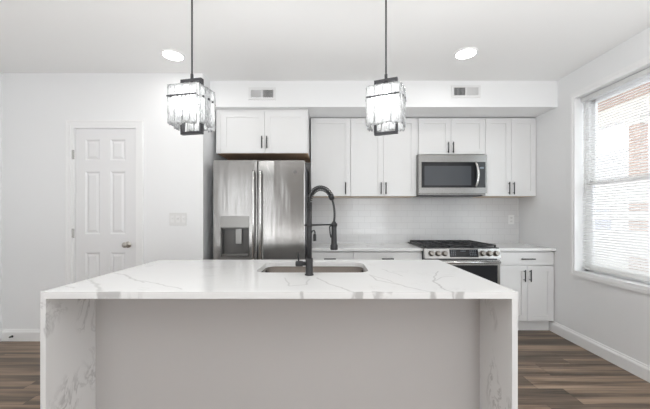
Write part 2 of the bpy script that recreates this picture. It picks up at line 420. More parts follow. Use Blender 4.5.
bx(b, DX0-0.018, DX0-0.001, D_DOORWALL, D_DOORWALL+0.1, 0, DZ+0.018); bx(b, DX1+0.001, DX1+0.018, D_DOORWALL, D_DOORWALL+0.1, 0, DZ+0.018)
bx(b, DX0-0.018, DX1+0.018, D_DOORWALL, D_DOORWALL+0.1, DZ+0.002, DZ+0.018)
obj('door_frame', b, M_TRIM, dr)
for py in (154.8, 233.2, 311.5):
    z = Z(py, D_DOORWALL); b = nb(); xh = DX0-0.001
    tube(b, [(xh-0.004, D_DOORWALL-0.006, z-0.045), (xh-0.004, D_DOORWALL-0.006, z+0.045)], 0.007, 10)
    bx(b, xh-0.016, xh+0.002, D_DOORWALL-0.0125, D_DOORWALL-0.002, z-0.044, z+0.044)
    obj('hinge', b, M_CHROME, dr)
kx, kz = X(128.2, yf), Z(244.6, yf)
b = nb(); lathe(b, (kx, yf, kz), (0, -1, 0), [(0, 0.031), (0.004, 0.031), (0.008, 0.026), (0.010, 0.012), (0.03, 0.011), (0.036, 0.020), (0.046, 0.027), (0.056, 0.027), (0.064, 0.018), (0.066, 0.004)])
kn = obj('door_knob', b, M_NICKEL, slab)
b = nb(); bx(b, DX1-0.004, DX1+0.008, yf-0.012, yf+0.004, kz-0.03, kz+0.03); obj('strike_plate', b, M_NICKEL, dr)

# spring door stop screwed into the baseboard
ds = thing('door_stop', 'small dark spring door stop screwed to the white baseboard left of the door', 'door stop', (X(12, 2.97), D_DOORWALL-0.017, Z(336.5, 2.97)))
sx0, sz0 = X(12, 2.97), Z(336.5, 2.97)
b = nb(); lathe(b, (sx0, D_DOORWALL-0.017, sz0), (0, -1, 0), [(0, 0.012), (0.006, 0.010), (0.009, 0.005)]); obj('base', b, M_BLACK, ds)
dv = Vector((0.045, -0.055, 0.018)); p0 = Vector((sx0, D_DOORWALL-0.024, sz0)); a_, b_ = frame_of(dv)
pts = [p0 + dv*(t/90) + (a_*math.cos(t*0.9) + b_*math.sin(t*0.9))*0.0055 for t in range(91)]
b = nb(); tube(b, pts, 0.0016, 6); obj('spring', b, M_RING, ds)
b = nb(); lathe(b, p0+dv*0.97, dv, [(0, 0.007), (0.012, 0.008), (0.016, 0.006)], 14); obj('tip', b, M_BLACKP, ds)

# switch plate
sp = thing('light_switch', 'white triple light switch plate between the panel door and the refrigerator', 'light switch', (X(178.3, D_DOORWALL), D_DOORWALL, Z(219, D_DOORWALL)))
xa, xb, za, zb = X(169.7, D_DOORWALL), X(187, D_DOORWALL), Z(225.4, D_DOORWALL), Z(212.8, D_DOORWALL)
b = nb(); bx(b, xa, xb, D_DOORWALL-0.007, D_DOORWALL, za, zb, 0.003); obj('cover_plate', b, M_PLATE, sp)
for k in range(3):
    xc = xa + (xb-xa)*(k+0.5)/3; zc = (za+zb)/2
    b = nb(); bx(b, xc-0.017, xc+0.017, D_DOORWALL-0.0085, D_DOORWALL-0.0065, zc-0.034, zc+0.034)
    r = bx(b, xc-0.005, xc+0.005, D_DOORWALL-0.02, D_DOORWALL-0.0085, zc-0.004, zc+0.014, 0.002)
    obj('toggle', b, M_PORC, sp)

# ------------------------------------------------------------------ supply registers on the soffit
def register(name, px0, px1, py0, py1, split, sgn, label):
    d = D_SOF; x0, x1, z0, z1 = X(px0, d), X(px1, d), Z(py1, d), Z(py0, d)
    t = thing(name, label, 'air vent', ((x0+x1)/2, d, z0), 'air registers on the soffit')
    m_ = 0.024
    b = nb(); bx(b, x0-m_, x1+m_, d-0.002, d-0.001, z0-m_, z1+m_)
    obj('duct_shade_sheet', b, M_DARK, t)  # dark sheet put in for the shade of the duct behind the louvres
    b = nb(); yo = d-0.008; yi = d-0.002; xm = (x0+x1)/2
    bx(b, x0-m_, x0, yo, yi, z0-m_, z1+m_); bx(b, x1, x1+m_, yo, yi, z0-m_, z1+m_); bx(b, xm-0.008, xm+0.008, yo, yi, z0, z1)
    bx(b, x0, x1, yo, yi, z0-m_, z0); bx(b, x0, x1, yo, yi, z1, z1+m_)
    obj('frame', b, M_VENTW, t)
    for half in (0, 1):                           # the two halves throw the air in opposite directions
        xs0, xs1 = (x0, xm-0.008) if half == 0 else (xm+0.008, x1)
        s = -1 if half == 0 else 1
        b = nb(); n = 9
        for k in range(n):
            xc = xs0 + (xs1-xs0)*(k+0.5)/n; h = (xs1-xs0)/n*0.43
            # vane leaning sideways: thin slanted strip
            y0v, y1v = d-0.0145, d-0.0025
            vs = [b.verts.new(p) for p in ((xc-s*h*0.8, y1v, z0), (xc+s*h*0.8, y0v, z0), (xc+s*h*0.8, y0v, z1), (xc-s*h*0.8, y1v, z1))]
            vs2 = [b.verts.new((v.co.x+0.001, v.co.y, v.co.z)) for v in vs]
            b.faces.new(vs); b.faces.new(vs2[::-1])
            for q in range(4): b.faces.new((vs[q], vs2[q], vs2[(q+1) % 4], vs[(q+1) % 4]))
        obj('louvres', b, M_VENTW, t)
register('air_vent', 251, 273.3, 90, 97.6, 0.5, 1, 'white two-way air register on the soffit above the refrigerator')
register('air_vent', 453.8, 478, 87.8, 95.6, 0.5, 1, 'white two-way air register on the soffit above the microwave')

# ------------------------------------------------------------------ window, blind and the outside
wn_ = sthing('window_1', (X_R, (WY0+WY1)/2, WZ0))
cw = 0.055
b = nb()
for (i, o, t) in ((0, 0.45, 0.008), (0.45, 1.0, 0.013)):
    a, c = cw*i, cw*o
    bx(b, X_R-t, X_R, WY0-c, WY0-a, WZ0-c, WZ1+c); bx(b, X_R-t, X_R, WY1+a, WY1+c, WZ0-c, WZ1+c)
    bx(b, X_R-t, X_R, WY0-a, WY1+a, WZ1+a, WZ1+c); bx(b, X_R-t, X_R, WY0-a, WY1+a, WZ0-c, WZ0-a)
obj('casing', b, M_TRIM, wn_)
XF = X_R + 0.10
b = nb(); bx(b, XF, XF+0.05, WY0, WY0+0.035, WZ0, WZ1); bx(b, XF, XF+0.05, WY1-0.035, WY1, WZ0, WZ1)
bx(b, XF, XF+0.05, WY0, WY1, WZ0, WZ0+0.03); bx(b, XF, XF+0.05, WY0, WY1, WZ1-0.03, WZ1)
obj('window_frame', b, M_TRIM, wn_)
def sash(za, zb, xo):
    b = nb(); ya, yb = WY0+0.035, WY1-0.035; r = 0.04
    bx(b, xo, xo+0.022, ya, ya+r, za, zb); bx(b, xo, xo+0.022, yb-r, yb, za, zb)
    bx(b, xo, xo+0.022, ya, yb, za, za+r); bx(b, xo, xo+0.022, ya, yb, zb-r, zb)
    s = obj('sash', b, M_TRIM, wn_)
    b = nb(); bx(b, xo+0.009, xo+0.013, ya+r, yb-r, za+r, zb-r); obj('pane', b, M_PANE, s)
sash(WZ0+0.03, 1.55, XF+0.002); sash(1.51, WZ1-0.03, XF+0.026)

# mini blind inside the opening
XB = X_R + 0.065
wb = thing('window_blind', 'white slatted blind lowered over the whole window', 'blind', (XB, (WY0+WY1)/2, WZ0+0.03))
ya, yb = WY0+0.012, WY1-0.012
b = nb(); bx(b, XB-0.02, XB+0.02, ya, yb, WZ1-0.045, WZ1-0.008, 0.003); obj('headrail', b, M_SLAT, wb)
b = nb(); bx(b, XB-0.013, XB+0.013, ya, yb, WZ0+0.022, WZ0+0.034, 0.003); obj('bottom_rail', b, M_SLAT, wb)
b = nb(); pitch = 0.0225; z = WZ0+0.045; tilt = math.radians(40)
while z < WZ1-0.05:
    sec = [(-0.0125, 0.0), (-0.0045, 0.0022), (0.0045, 0.0022), (0.0125, 0.0)]
    A = []; 
    for y in (ya, yb):
        top = []
        for (u, v) in sec:
            x_ = u*math.cos(tilt) - v*math.sin(tilt); z_ = u*math.sin(tilt) + v*math.cos(tilt)
            top.append(b.verts.new((XB+x_, y, z+z_)))
        A.append(top)
    for k in range(3):
        f = b.faces.new((A[0][k], A[0][k+1], A[1][k+1], A[1][k])); f.smooth = True
    z += pitch
obj('slats', b, M_SLAT, wb)
for yy in (yb-0.09, ya+0.09, (ya+yb)/2):
    b = nb()
    for xo in (-0.0125, 0.0125): tube(b, [(XB+xo, yy, WZ0+0.03), (XB+xo, yy, WZ1-0.03)], 0.0009, 6)
    obj('ladder_cord', b, M_SLAT, wb)
b = nb(); tube(b, [(XB-0.024, yb-0.045, WZ1-0.05), (XB-0.024, yb-0.045, 1.42)], 0.0035, 8); obj('tilt_wand', b, M_SLAT, wb)

# outside: porch roof, brick column, house across the street, pavement
M_PORCH = wood('porch_board', (0.36, 0.24, 0.18), (0.46, 0.32, 0.25), (1, 12, 1))
M_BRICK = mat('porch_column_paint', (0.55, 0.42, 0.37), 0.8)
n = noise(M_BRICK, 12, 2); r = ramp(M_BRICK, n.outputs['Fac'], [(0.3, (0.36, 0.24, 0.19)), (0.7, (0.44, 0.31, 0.26))]); lk(M_BRICK, r.outputs['Color'], bsdf(M_BRICK).inputs['Base Color'])
M_HWALL = mat('house_siding', (0.68, 0.64, 0.58), 0.7)
M_HWIN = mat('house_window_dark', (0.30, 0.30, 0.36), 0.2)
M_PAVE = mat('street_asphalt', (0.36, 0.35, 0.42), 0.9)
M_ROOFD = mat('roof_shingle', (0.35, 0.33, 0.34), 0.9)
pr = thing('porch_roof', 'brown board porch ceiling with pale beam outside the window', 'porch roof', (3.55, 3.6, 2.62))
b = nb(); bx(b, X_R+T+0.01, 4.7, 1.2, 6.4, 2.86, 2.93); obj('boards', b, M_PORCH, pr)
b = nb(); bx(b, 4.3, 4.5, 1.2, 6.4, 2.62, 2.86); obj('beam', b, M_HWALL, pr)
pc = thing('porch_column', 'brownish square porch column seen through the blind', 'column', (4.4, 4.32, -0.3))
b = nb(); bx(b, 4.36, 4.48, 4.25, 4.41, -0.3, 2.52); obj('shaft', b, M_BRICK, pc)
b = nb(); bx(b, 4.33, 4.51, 4.22, 4.44, 2.52, 2.619); obj('capital', b, M_HWALL, pc)
ps = thing('porch_screen', 'white horizontal board screen on the porch outside the window', 'porch screen', (4.3, 4.2, -0.3))
b = nb()
for za, zb in ((1.42, 1.70), (1.16, 1.29), (0.65, 0.99), (0.05, 0.30)): bx(b, 4.29, 4.32, 2.6, 6.2, za, zb)
obj('boards', b, M_HWALL, ps)
for yy in (2.62, 6.15):
    b = nb(); bx(b, 4.321, 4.40, yy-0.04, yy+0.04, -0.299, 1.75); obj('post', b, M_HWALL, ps)
fl = bx(nb(), X_R+T+0.01, 4.8, 0.8, 6.6, -0.5, -0.3); struct('porch_floor', fl, M_PAVE)
struct('street_ground', bx(nb(), X_R+T+0.02, 40, -6, 45, -1.3, -1.2), M_PAVE)
hs = thing('neighbour_house', 'pale sided house across the street seen through the blind', 'house', (14.5, 14, -1.2))
b = nb(); bx(b, 12.5, 18, 6, 22, -1.2, 2.7)
for k in range(24): bx(b, 12.485, 12.5, 6, 22, -1.2+k*0.16, -1.2+k*0.16+0.14)
hb = obj('wall', b, M_HWALL, hs)
for yy in (8.0, 10.6, 13.4, 16.2): 
    b = nb(); bx(b, 12.46, 12.52, yy, yy+1.0, 0.35, 1.5); obj('window', b, M_HWIN, hs)
b = nb(); vs = [b.verts.new(p) for p in ((12.1, 5.6, 2.7), (18.4, 5.6, 2.7), (15.2, 5.6, 4.6), (12.1, 22.4, 2.7), (18.4, 22.4, 2.7), (15.2, 22.4, 4.6))]
for f in ((0, 1, 2), (3, 5, 4), (0, 3, 4, 1), (1, 4, 5, 2), (2, 5, 3, 0)): b.faces.new([vs[i] for i in f])
obj('roof', b, M_ROOFD, hs)

# ------------------------------------------------------------------ cabinets
def pull_v(x, yface, z0, z1):
    b = nb(); y = yface-0.028
    tube(b, [(x, y, z0), (x, y, z1)], 0.006, 10)
    for z in (z0+0.018, z1-0.018): tube(b, [(x, y, z), (x, yface, z)], 0.0045, 8)
    return b
def pull_h(x0, x1, yface, z):
    b = nb(); y = yface-0.028
    tube(b, [(x0, y, z), (x1, y, z)], 0.006, 10)
    for x in (x0+0.018, x1-0.018): tube(b, [(x, y, z), (x, yface, z)], 0.0045, 8)
    return b
def shaker(x0, x1, y, z0, z1, rail=0.06):
    b = nb(); g = 0.0015; x0 += g; x1 -= g; z0 += g; z1 -= g; t = 0.02
    bx(b, x0, x0+rail, y, y+t, z0, z1, 0.0012); bx(b, x1-rail, x1, y, y+t, z0, z1, 0.0012)
    bx(b, x0+rail, x1-rail, y, y+t, z0, z0+rail, 0.0012); bx(b, x0+rail, x1-rail, y, y+t, z1-rail, z1, 0.0012)
    bx(b, x0+rail-0.002, x1-rail+0.002, y+0.010, y+t-0.002, z0+rail-0.002, z1-rail+0.002)
    return b
def cabinet(label, x0, x1, yf, yb, z0, z1, doors=(), drawers=(), group=None, under=None, kick=0, extra=None):
    t = thing('wall_cabinet' if not kick else 'base_cabinet', label, 'cabinet', ((x0+x1)/2, (yf+yb)/2, 0 if kick else z0), group)
    b = nb(); zb = z0 + (0.006 if under else 0)
    bx(b, x0, x1, yf+0.021, yb, zb, z1)
    if kick: bx(b, x0, x1, yf+kick, yb, 0, z0)
    if extra: extra(b)
    obj('body', b, M_CAB, t)
    if under:
        b = nb(); bx(b, x0+0.001, x1-0.001, yf+0.0215, yb, z0, z0+0.006); obj('underside', b, under, t)
    for (a, c, za, zc, hx, h0, h1) in doors:
        d = obj('door', shaker(a, c, yf, za, zc), M_CAB, t)
        if hx is not None: obj('handle', pull_v(hx, yf, h0, h1), M_BLACK, d)
    for (a, c, za, zc, h0, h1, hz) in drawers:
        b = nb(); bx(b, a+0.0015, c-0.0015, yf, yf+0.02, za+0.0015, zc-0.0015, 0.002)
        d = obj('drawer', b, M_CAB, t)
        obj('handle', pull_h(h0, h1, yf, hz), M_BLACK, d)
    return t
G_UP, G_LO = 'white wall cabinets', 'white base cabinets'
DU = 3.48
UZ0, UZ1, MZ0 = Z(196.2, DU), Z(118.0, DU), Z(154.4, DU)
hz0, hz1 = Z(194, DU-0.03), Z(182.3, DU-0.03)
u = [X(310.8, DU), X(350.6, DU), X(416.6, DU), X(418.6, DU), X(485.4, DU), X(536.8, DU)]
cabinet('tall narrow single-door white wall cabinet next to the refrigerator', u[0], u[1]-0.001, DU, D_BACK-0.001, UZ0, UZ1,
        [(u[0], u[1]-0.001, UZ0, UZ1, X(345.6, DU-.03), hz0, hz1)], group=G_UP, under=M_BIRCH)
xm = X(383.4, DU)
cabinet('tall two-door white wall cabinet left of the microwave, behind the right pendant', u[1], u[2], DU, D_BACK-0.001, UZ0, UZ1,
        [(u[1], xm, UZ0, UZ1, X(381.3, DU-.03), hz0, hz1), (xm, u[2], UZ0, UZ1, X(386.1, DU-.03), hz0, hz1)], group=G_UP, under=M_BIRCH)
xm = X(451.0, DU)
mh0, mh1 = Z(152.8, DU-.03), Z(141.8, DU-.03)
cabinet('short two-door white wall cabinet directly above the microwave', u[2]+0.001, u[4]-0.001, DU, D_BACK-0.001, MZ0, UZ1,
        [(u[3], xm, MZ0, UZ1, X(448.8, DU-.03), mh0, mh1), (xm, u[4]-0.001, MZ0, UZ1, X(453.7, DU-.03), mh0, mh1)], group=G_UP)
xm = X(511.6, DU); ux = min(u[5], X_R-0.004)
cabinet('tall two-door white wall cabinet against the right wall', u[4], ux, DU, D_BACK-0.001, UZ0, UZ1,
        [(u[4], xm, UZ0, UZ1, X(509.9, DU-.03), hz0-0.004, hz1+0.004), (xm, ux, UZ0, UZ1, X(514.6, DU-.03), hz0-0.004, hz1+0.004)], group=G_UP, under=M_BIRCH)
DFC = 3.22
fx0, fx1, fz0, fz1 = X(216.2, DFC), X(307.8, DFC), Z(153.2, DFC), Z_SOF-0.003
xm = X(264.6, DFC)
cabinet('deep two-door white wall cabinet over the refrigerator with brown underside', fx0, fx1, DFC, D_BACK-0.001, fz0, fz1,
        [(fx0+0.045, xm, fz0, fz1-0.02, X(261.6, DFC-.03), Z(148, DFC-.03), Z(135.8, DFC-.03)), (xm, fx1-0.01, fz0, fz1-0.02, X(266.6, DFC-.03), Z(148, DFC-.03), Z(135.8, DFC-.03))],
        group=G_UP, under=M_BROWN, extra=lambda b: (bx(b, fx0, fx0+0.044, DFC+0.001, DFC+0.021, fz0, fz1), bx(b, fx0+0.045, fx1, DFC+0.004, DFC+0.021, fz1-0.019, fz1)))

DB = 3.2; CT = 0.885; CTT = 0.028                # base cabinet fronts, counter top height and thickness
RX0, RX1 = X(424.6, 3.13), X(500.2, 3.13)        # range sides
BZ0 = Z(321.2, DB); bx0 = X(310.8, DU); bxm = X(353.4, DB)
dz0, dz1 = Z(265, DB), CT-CTT-0.012
def base_split(a, c, hp0, hp1, label, two=True):
    m_ = (a+c)/2; zt = dz0
    drs = [(a, m_, BZ0, zt-0.004, m_-0.045, zt-0.2, zt-0.06), (m_, c, BZ0, zt-0.004, m_+0.045, zt-0.2, zt-0.06)] if two else [(a, c, BZ0, zt-0.004, c-0.045, zt-0.2, zt-0.06)]
    return cabinet(label, a, c, DB, D_BACK-0.001, BZ0, CT-CTT-0.001, drs, [(a, c, dz0, dz1, X(hp0, DB-.03), X(hp1, DB-.03), Z(259, DB-.03))], G_LO, None, 0.055)
base_split(bx0, bxm-0.001, 324, 336, 'narrow white base cabinet with drawer right beside the refrigerator', False)
base_split(bxm, RX0-0.004, 382, 394, 'white base cabinet with drawer just left of the range')
bxr = X_R-0.02; bxl = RX1+0.004
xm = X(527.7, DB)
cabinet('white base cabinet with one drawer and two doors right of the range', bxl, bxr, DB, D_BACK-0.001, BZ0, CT-CTT-0.001,
        [(bxl, xm, BZ0, dz0-0.004, X(525.6, DB-.03), Z(282, DB-.03), Z(270, DB-.03)), (xm, X(554, DB), BZ0, dz0-0.004, X(531.4, DB-.03), Z(282, DB-.03), Z(270, DB-.03))],
        [(bxl, X(554, DB), dz0, dz1, X(522, DB-.03), X(535.6, DB-.03), Z(259.2, DB-.03))], G_LO, None, 0.055)
o = obj('countertop', bx(nb(), bx0-0.003, RX0-0.002, 3.176, D_BACK-0.001, CT-CTT, CT, 0.003), M_QUARTZ)
tag(o, 'white quartz countertop between the refrigerator and the range', 'countertop', 'quartz counters on the back run')
o = obj('countertop', bx(nb(), RX1+0.002, X_R-0.001, 3.176, D_BACK-0.001, CT-CTT, CT, 0.003), M_QUARTZ)
tag(o, 'short white quartz countertop right of the range against the right wall', 'countertop', 'quartz counters on the back run')
o = obj('tile_backsplash', bx(nb(), bx0-0.003, X_R-0.001, D_BACK-0.007, D_BACK-0.0003, CT+0.0005, UZ0+0.3), M_TILE)
tag(o, 'white subway tile backsplash between counters and wall cabinets', 'backsplash')

yo = D_BACK-0.007; oc = X(511, yo); zo = Z(219.6, yo)
ot = thing('wall_outlet', 'white electrical outlet on the tile backsplash right of the range', 'outlet', (oc, yo, zo-0.055))
b = nb(); bx(b, oc-0.036, oc+0.036, yo-0.006, yo, zo-0.058, zo+0.058, 0.003); obj('cover_plate', b, M_PORC, ot)
for k in (-1, 1):
    b = nb(); bx(b, oc-0.016, oc+0.016, yo-0.008, yo-0.0055, zo+k*0.022-0.014, zo+k*0.022+0.014, 0.001); rc = obj('receptacle', b, M_PLATE, ot)
    for sx_ in (-0.006, 0.006):
        b = nb(); bx(b, oc+sx_-0.0012, oc+sx_+0.0012, yo-0.0086, yo-0.0078, zo+k*0.022-0.005, zo+k*0.022+0.005); obj('slot', b, M_DARK, rc)
# ------------------------------------------------------------------ refrigerator
FD = 3.0
rx0, rx1, rz1 = X(213.4, FD), X(304.6, FD), Z(160.3, FD)
fr = thing('refrigerator', 'stainless steel french door refrigerator with water dispenser in its left door', 'refrigerator', ((rx0+rx1)/2, 3.35, 0))
b = nb(); bx(b, rx0+0.006, rx1-0.006, FD+0.075, 3.72, 0.03, rz1-0.012, 0.004); 
for xx in (rx0+0.06, rx1-0.06):
    for yy in (FD+0.14, 3.66): tube(b, [(xx, yy, 0), (xx, yy, 0.032)], 0.02, 10)
obj('body', b, M_GAP, fr)
xg = X(257.6, FD); zd = 0.62
# left door built around the dispenser recess
px0, px1, pz0, pz1, pzm = X(220.6, FD), X(249.2, FD), Z(256.4, FD), Z(216, FD), Z(227.6, FD)
b = nb()
xs = [rx0, px0, px1, xg-0.004]; zs = [zd, pz0, pzm, rz1]
def face_grid(b, xs, zs, hole, y, ydep):
    """front sheet with a rectangular hole, sides and back: a solid door slab"""
    V = {}
    def v(i, j, yy): 
        k = (i, j, yy)
        if k not in V: V[k] = b.verts.new((xs[i], yy, zs[j]))
        return V[k]
    for i in range(len(xs)-1):
        for j in range(len(zs)-1):
            if (i, j) == hole:
                for (p, q) in (((i, j), (i+1, j)), ((i+1, j), (i+1, j+1)), ((i+1, j+1), (i, j+1)), ((i, j+1), (i, j))):
                    b.faces.new((v(*p, y), v(*q, y), v(*q, ydep), v(*p, ydep)))
            else: b.faces.new((v(i, j, y), v(i+1, j, y), v(i+1, j+1, y), v(i, j+1, y)))
            if (i, j) != hole: b.faces.new((v(i, j, ydep), v(i, j+1, ydep), v(i+1, j+1, ydep), v(i+1, j, ydep)))
    nI, nJ = len(xs)-1, len(zs)-1
    for i in range(nI):
        b.faces.new((v(i, 0, y), v(i, 0, ydep), v(i+1, 0, ydep), v(i+1, 0, y))); b.faces.new((v(i, nJ, y), v(i+1, nJ, y), v(i+1, nJ, ydep), v(i, nJ, ydep)))
    for j in range(nJ):
        b.faces.new((v(0, j, y), v(0, j+1, y), v(0, j+1, ydep), v(0, j, ydep))); b.faces.new((v(nI, j, y), v(nI, j, ydep), v(nI, j+1, ydep), v(nI, j+1, y)))
face_grid(b, xs, zs, (1, 1), FD, FD+0.07)
dl = obj('door', b, M_FRIDGE, fr)
b = nb(); bx(b, xg+0.004, rx1, FD, FD+0.07, zd, rz1, 0.006); d2 = obj('door', b, M_FRIDGE, fr)
b = nb(); bx(b, rx0, rx1, FD, FD+0.07, 0.09, zd-0.008, 0.006); dw = obj('freezer_drawer', b, M_FRIDGE, fr)
M_DGREY = mat('dispenser_grey', (0.13, 0.127, 0.123), 0.4, 0.3)
M_DLIGHT = mat('dispenser_panel', (0.30, 0.295, 0.285), 0.3, 0.8)
b = nb(); bx(b, px0, px1, FD-0.006, FD-0.0005, pzm, pz1, 0.002); cp = obj('control_panel', b, M_DLIGHT, dl)
b = nb(); g_ = 0.004; bx(b, px0+g_, px1-g_, FD+0.055, FD+0.06, pz0+g_, pzm-g_)
bx(b, px0+g_, px0+0.014, FD-0.004, FD+0.055, pz0+g_, pzm-g_); bx(b, px1-0.014, px1-g_, FD-0.004, FD+0.055, pz0+g_, pzm-g_)
bx(b, px0+g_, px1-g_, FD-0.004, FD+0.055, pzm-0.012, pzm-g_)
obj('dispenser_recess', b, M_DGREY, dl)
b = nb(); bx(b, px0+0.015, px1-0.015, FD-0.006, FD+0.053, pz0+g_, pz0+0.02, 0.002); obj('drip_tray', b, M_DLIGHT, dl)
b = nb(); bx(b, X(235, FD), X(241, FD), FD+0.02, FD+0.04, Z(244, FD), pzm-0.0125, 0.003); obj('paddle', b, M_DLIGHT, dl)
def fridge_handle(x, z0, z1):
    b = nb(); y = FD-0.045
    tube(b, [(x, FD, z0+0.03), (x, y+0.012, z0+0.03), (x, y, z0+0.045), (x, y, z1-0.045), (x, y+0.012, z1-0.03), (x, FD, z1-0.03)], 0.0115, 12)
    return b
obj('handle', fridge_handle(X(254.2, FD), 0.74, Z(168.5, FD)), M_BARSTEEL, dl)
obj('handle', fridge_handle(X(261.2, FD), 0.74, Z(168.5, FD)), M_BARSTEEL, d2)
b = nb(); y = FD-0.045; tube(b, [(rx0+0.08, FD, zd-0.08), (rx0+0.08, y, zd-0.08), (rx1-0.08, y, zd-0.08), (rx1-0.08, FD, zd-0.08)], 0.0115, 12); obj('handle', b, M_STEEL, dw)
b = nb(); ex, ez = X(295, FD), Z(171.8, FD)
lathe(b, (ex, FD, ez), (0, -1, 0), [(0, 0.017), (0.002, 0.017), (0.003, 0.015)], 24); em = obj('emblem', b, M_DLIGHT, d2)
b = nb(); tube(b, [(ex+0.012*math.cos(a*PI/10), FD-0.0032, ez+0.012*math.sin(a*PI/10)) for a in range(21)], 0.0009, 6, False)
tube(b, [(ex-0.007, FD-0.0032, ez-0.002), (ex-0.003, FD-0.0032, ez+0.006), (ex, FD-0.0032, ez-0.005), (ex+0.004, FD-0.0032, ez+0.005), (ex+0.007, FD-0.0032, ez-0.003)], 0.0009, 6, False)
obj('monogram', b, M_GAP, em)

# ------------------------------------------------------------------ microwave
MD = 3.40
mx0, mx1, mz0, mz1 = X(418.0, MD), X(487.2, MD), Z(193.4, MD), Z(154.7, MD)
mz1 = min(mz1, MZ0-0.002)
mw = thing('microwave', 'stainless steel over-range microwave with black glass door and curved handle', 'microwave', ((mx0+mx1)/2, 3.6, mz0))
mx0 = max(mx0, u[2]+0.003)
b = nb(); bx(b, mx0, mx1-0.004, MD+0.03, D_BACK-0.008, mz0-0.012, mz1); obj('body', b, M_MWSTEEL, mw)
b = nb(); bx(b, mx0+0.03, mx1-0.03, MD+0.05, D_BACK-0.06, mz0-0.024, mz0-0.0125); obj('vent_grille', b, M_GAP, mw)
b = nb(); bx(b, mx0-0.001, mx1, MD, MD+0.03, mz0, mz1, 0.004); md = obj('door', b, M_MWSTEEL, mw)
gx0, gx1, gz0, gz1 = X(421.6, MD), X(485.4, MD), Z(187.6, MD), Z(162, MD)
b = nb(); bx(b, gx0, gx1, MD-0.004, MD+0.001, gz0, gz1, 0.002); obj('black_glass', b, M_GLASSBLK, md)
M_MESH = mat('microwave_screen', (0.055, 0.062, 0.072), 0.12)
b = nb(); bx(b, X(424.3, MD), X(471, MD), MD-0.0055, MD-0.0035, Z(185.4, MD), Z(166, MD)); obj('window', b, M_MESH, md)
b = nb(); hx = X(475.4, MD); pts = []
for k in range(15):
    t = k/14; z = gz0+0.006 + (gz1-gz0-0.012)*t
    pts.append((hx + 0.012*math.sin(PI*t), MD-0.004-0.04*math.sin(PI*t)**0.6, z))
tube(b, pts, 0.013, 12); obj('handle', b, M_BARSTEEL, md)
b = nb()
for k in range(4): bx(b, X(479.8+k*1.05, MD), X(480.5+k*1.05, MD), MD-0.0048, MD-0.0038, Z(168.6, MD), Z(167, MD))
obj('display_marks', b, M_LEG, md)

# ------------------------------------------------------------------ range
RD = 3.13
rg = thing('gas_range', 'stainless steel slide-in gas range with black cast iron grates', 'stove', ((RX0+RX1)/2, 3.45, 0))
b = nb(); bx(b, RX0+0.004, RX1-0.004, RD+0.05, D_BACK-0.012, 0.05, CT-0.006)
for xx in (RX0+0.06, RX1-0.06):
    for yy in (RD+0.12, 3.7): tube(b, [(xx, yy, 0), (xx, yy, 0.052)], 0.018, 10)
obj('body', b, M_GAP, rg)
# cooktop deck
ck0 = 3.145
b = nb(); bx(b, RX0-0.001, RX1+0.001, ck0+0.01, D_BACK-0.012, CT+0.0005, CT+0.012, 0.003); ck = obj('cooktop', b, M_BLACKP, rg)
gz = CT+0.04
W = (RX1-RX0-0.03)/3
for g in range(3):
    a = RX0+0.015+W*g+0.003; c = a+W-0.006; b = nb(); y0, y1 = ck0+0.035, D_BACK-0.05
    def bar(x0_, y0_, x1_, y1_, z0_=gz-0.014, z1_=gz, hw=0.006):
        if abs(x1_-x0_) > abs(y1_-y0_): bx(b, x0_, x1_, y0_-hw, y0_+hw, z0_, z1_, 0.002)
        else: bx(b, x0_-hw, x0_+hw, y0_, y1_, z0_, z1_, 0.002)
    for yy in (y0, (y0+y1)/2, y1): bar(a, yy, c, yy)
    for xx in (a+0.006, (a+c)/2, c-0.006): bar(xx, y0, xx, y1)
    for yy in (y0+(y1-y0)*0.25, y0+(y1-y0)*0.75): bar(a, yy, c, yy)
    for xx in (a+0.006, c-0.006):
        for yy in (y0+0.006, y1-0.006): bx(b, xx-0.007, xx+0.007, yy-0.007, yy+0.007, CT+0.012, gz-0.01)
    obj('grate', b, M_IRON, rg)
for (g, f_) in ((0.5, 0.25), (0.5, 0.75), (1.5, 0.5), (2.5, 0.25), (2.5, 0.75)):
    cx = RX0+0.015+W*g; cy = ck0+0.035 + (D_BACK-0.05-ck0-0.035)*f_
    b = nb(); lathe(b, (cx, cy, CT+0.012), (0, 0, 1), [(0, 0.05), (0.005, 0.048), (0.006, 0.036), (0.011, 0.036), (0.013, 0.033)], 20)
    obj('burner', b, M_IRON, rg)
# slanted control panel
pz_t, pz_b = CT+0.003, Z(258.4, RD)
yt, yb_ = RD+0.012, RD-0.012
b = nb()
prof = [(RD+0.06, pz_t+0.006), (yt, pz_t), (yb_, pz_b), (RD+0.06, pz_b)]
A = [[b.verts.new((x, y, z)) for (y, z) in prof] for x in (RX0, RX1)]
for k in range(4): b.faces.new((A[0][k], A[0][(k+1) % 4], A[1][(k+1) % 4], A[1][k]))
b.faces.new(A[0][::-1]); b.faces.new(A[1])
cp = obj('control_panel', b, M_STEEL, rg)
nv = Vector((0, -(pz_t-pz_b), -(yt-yb_))).normalized(); nv = Vector((0, nv.y, -nv.z)) if nv.z > 0 else nv
nv = Vector((0, -(pz_t-pz_b), (yt-yb_))).normalized()      # outward, slightly up
def on_panel(px, t): return Vector((X(px, RD), yb_+(yt-yb_)*t, pz_b+(pz_t-pz_b)*t))
for px in (431.2, 438.0, 444.6, 482.2, 489.2, 496.0):
    b = nb(); c = on_panel(px, 0.5)
    lathe(b, c, nv, [(0, 0.029), (0.006, 0.029), (0.009, 0.024), (0.032, 0.0225), (0.036, 0.019)], 22)
    kn = obj('knob', b, M_KNOB, rg)
    b = nb(); e = c + nv*0.0365; up = Vector((0, 0, 1)); bx(b, e.x-0.0025, e.x+0.0025, e.y-0.0015, e.y+0.001, e.z-0.004, e.z+0.017); obj('pointer', b, M_STEEL, kn)
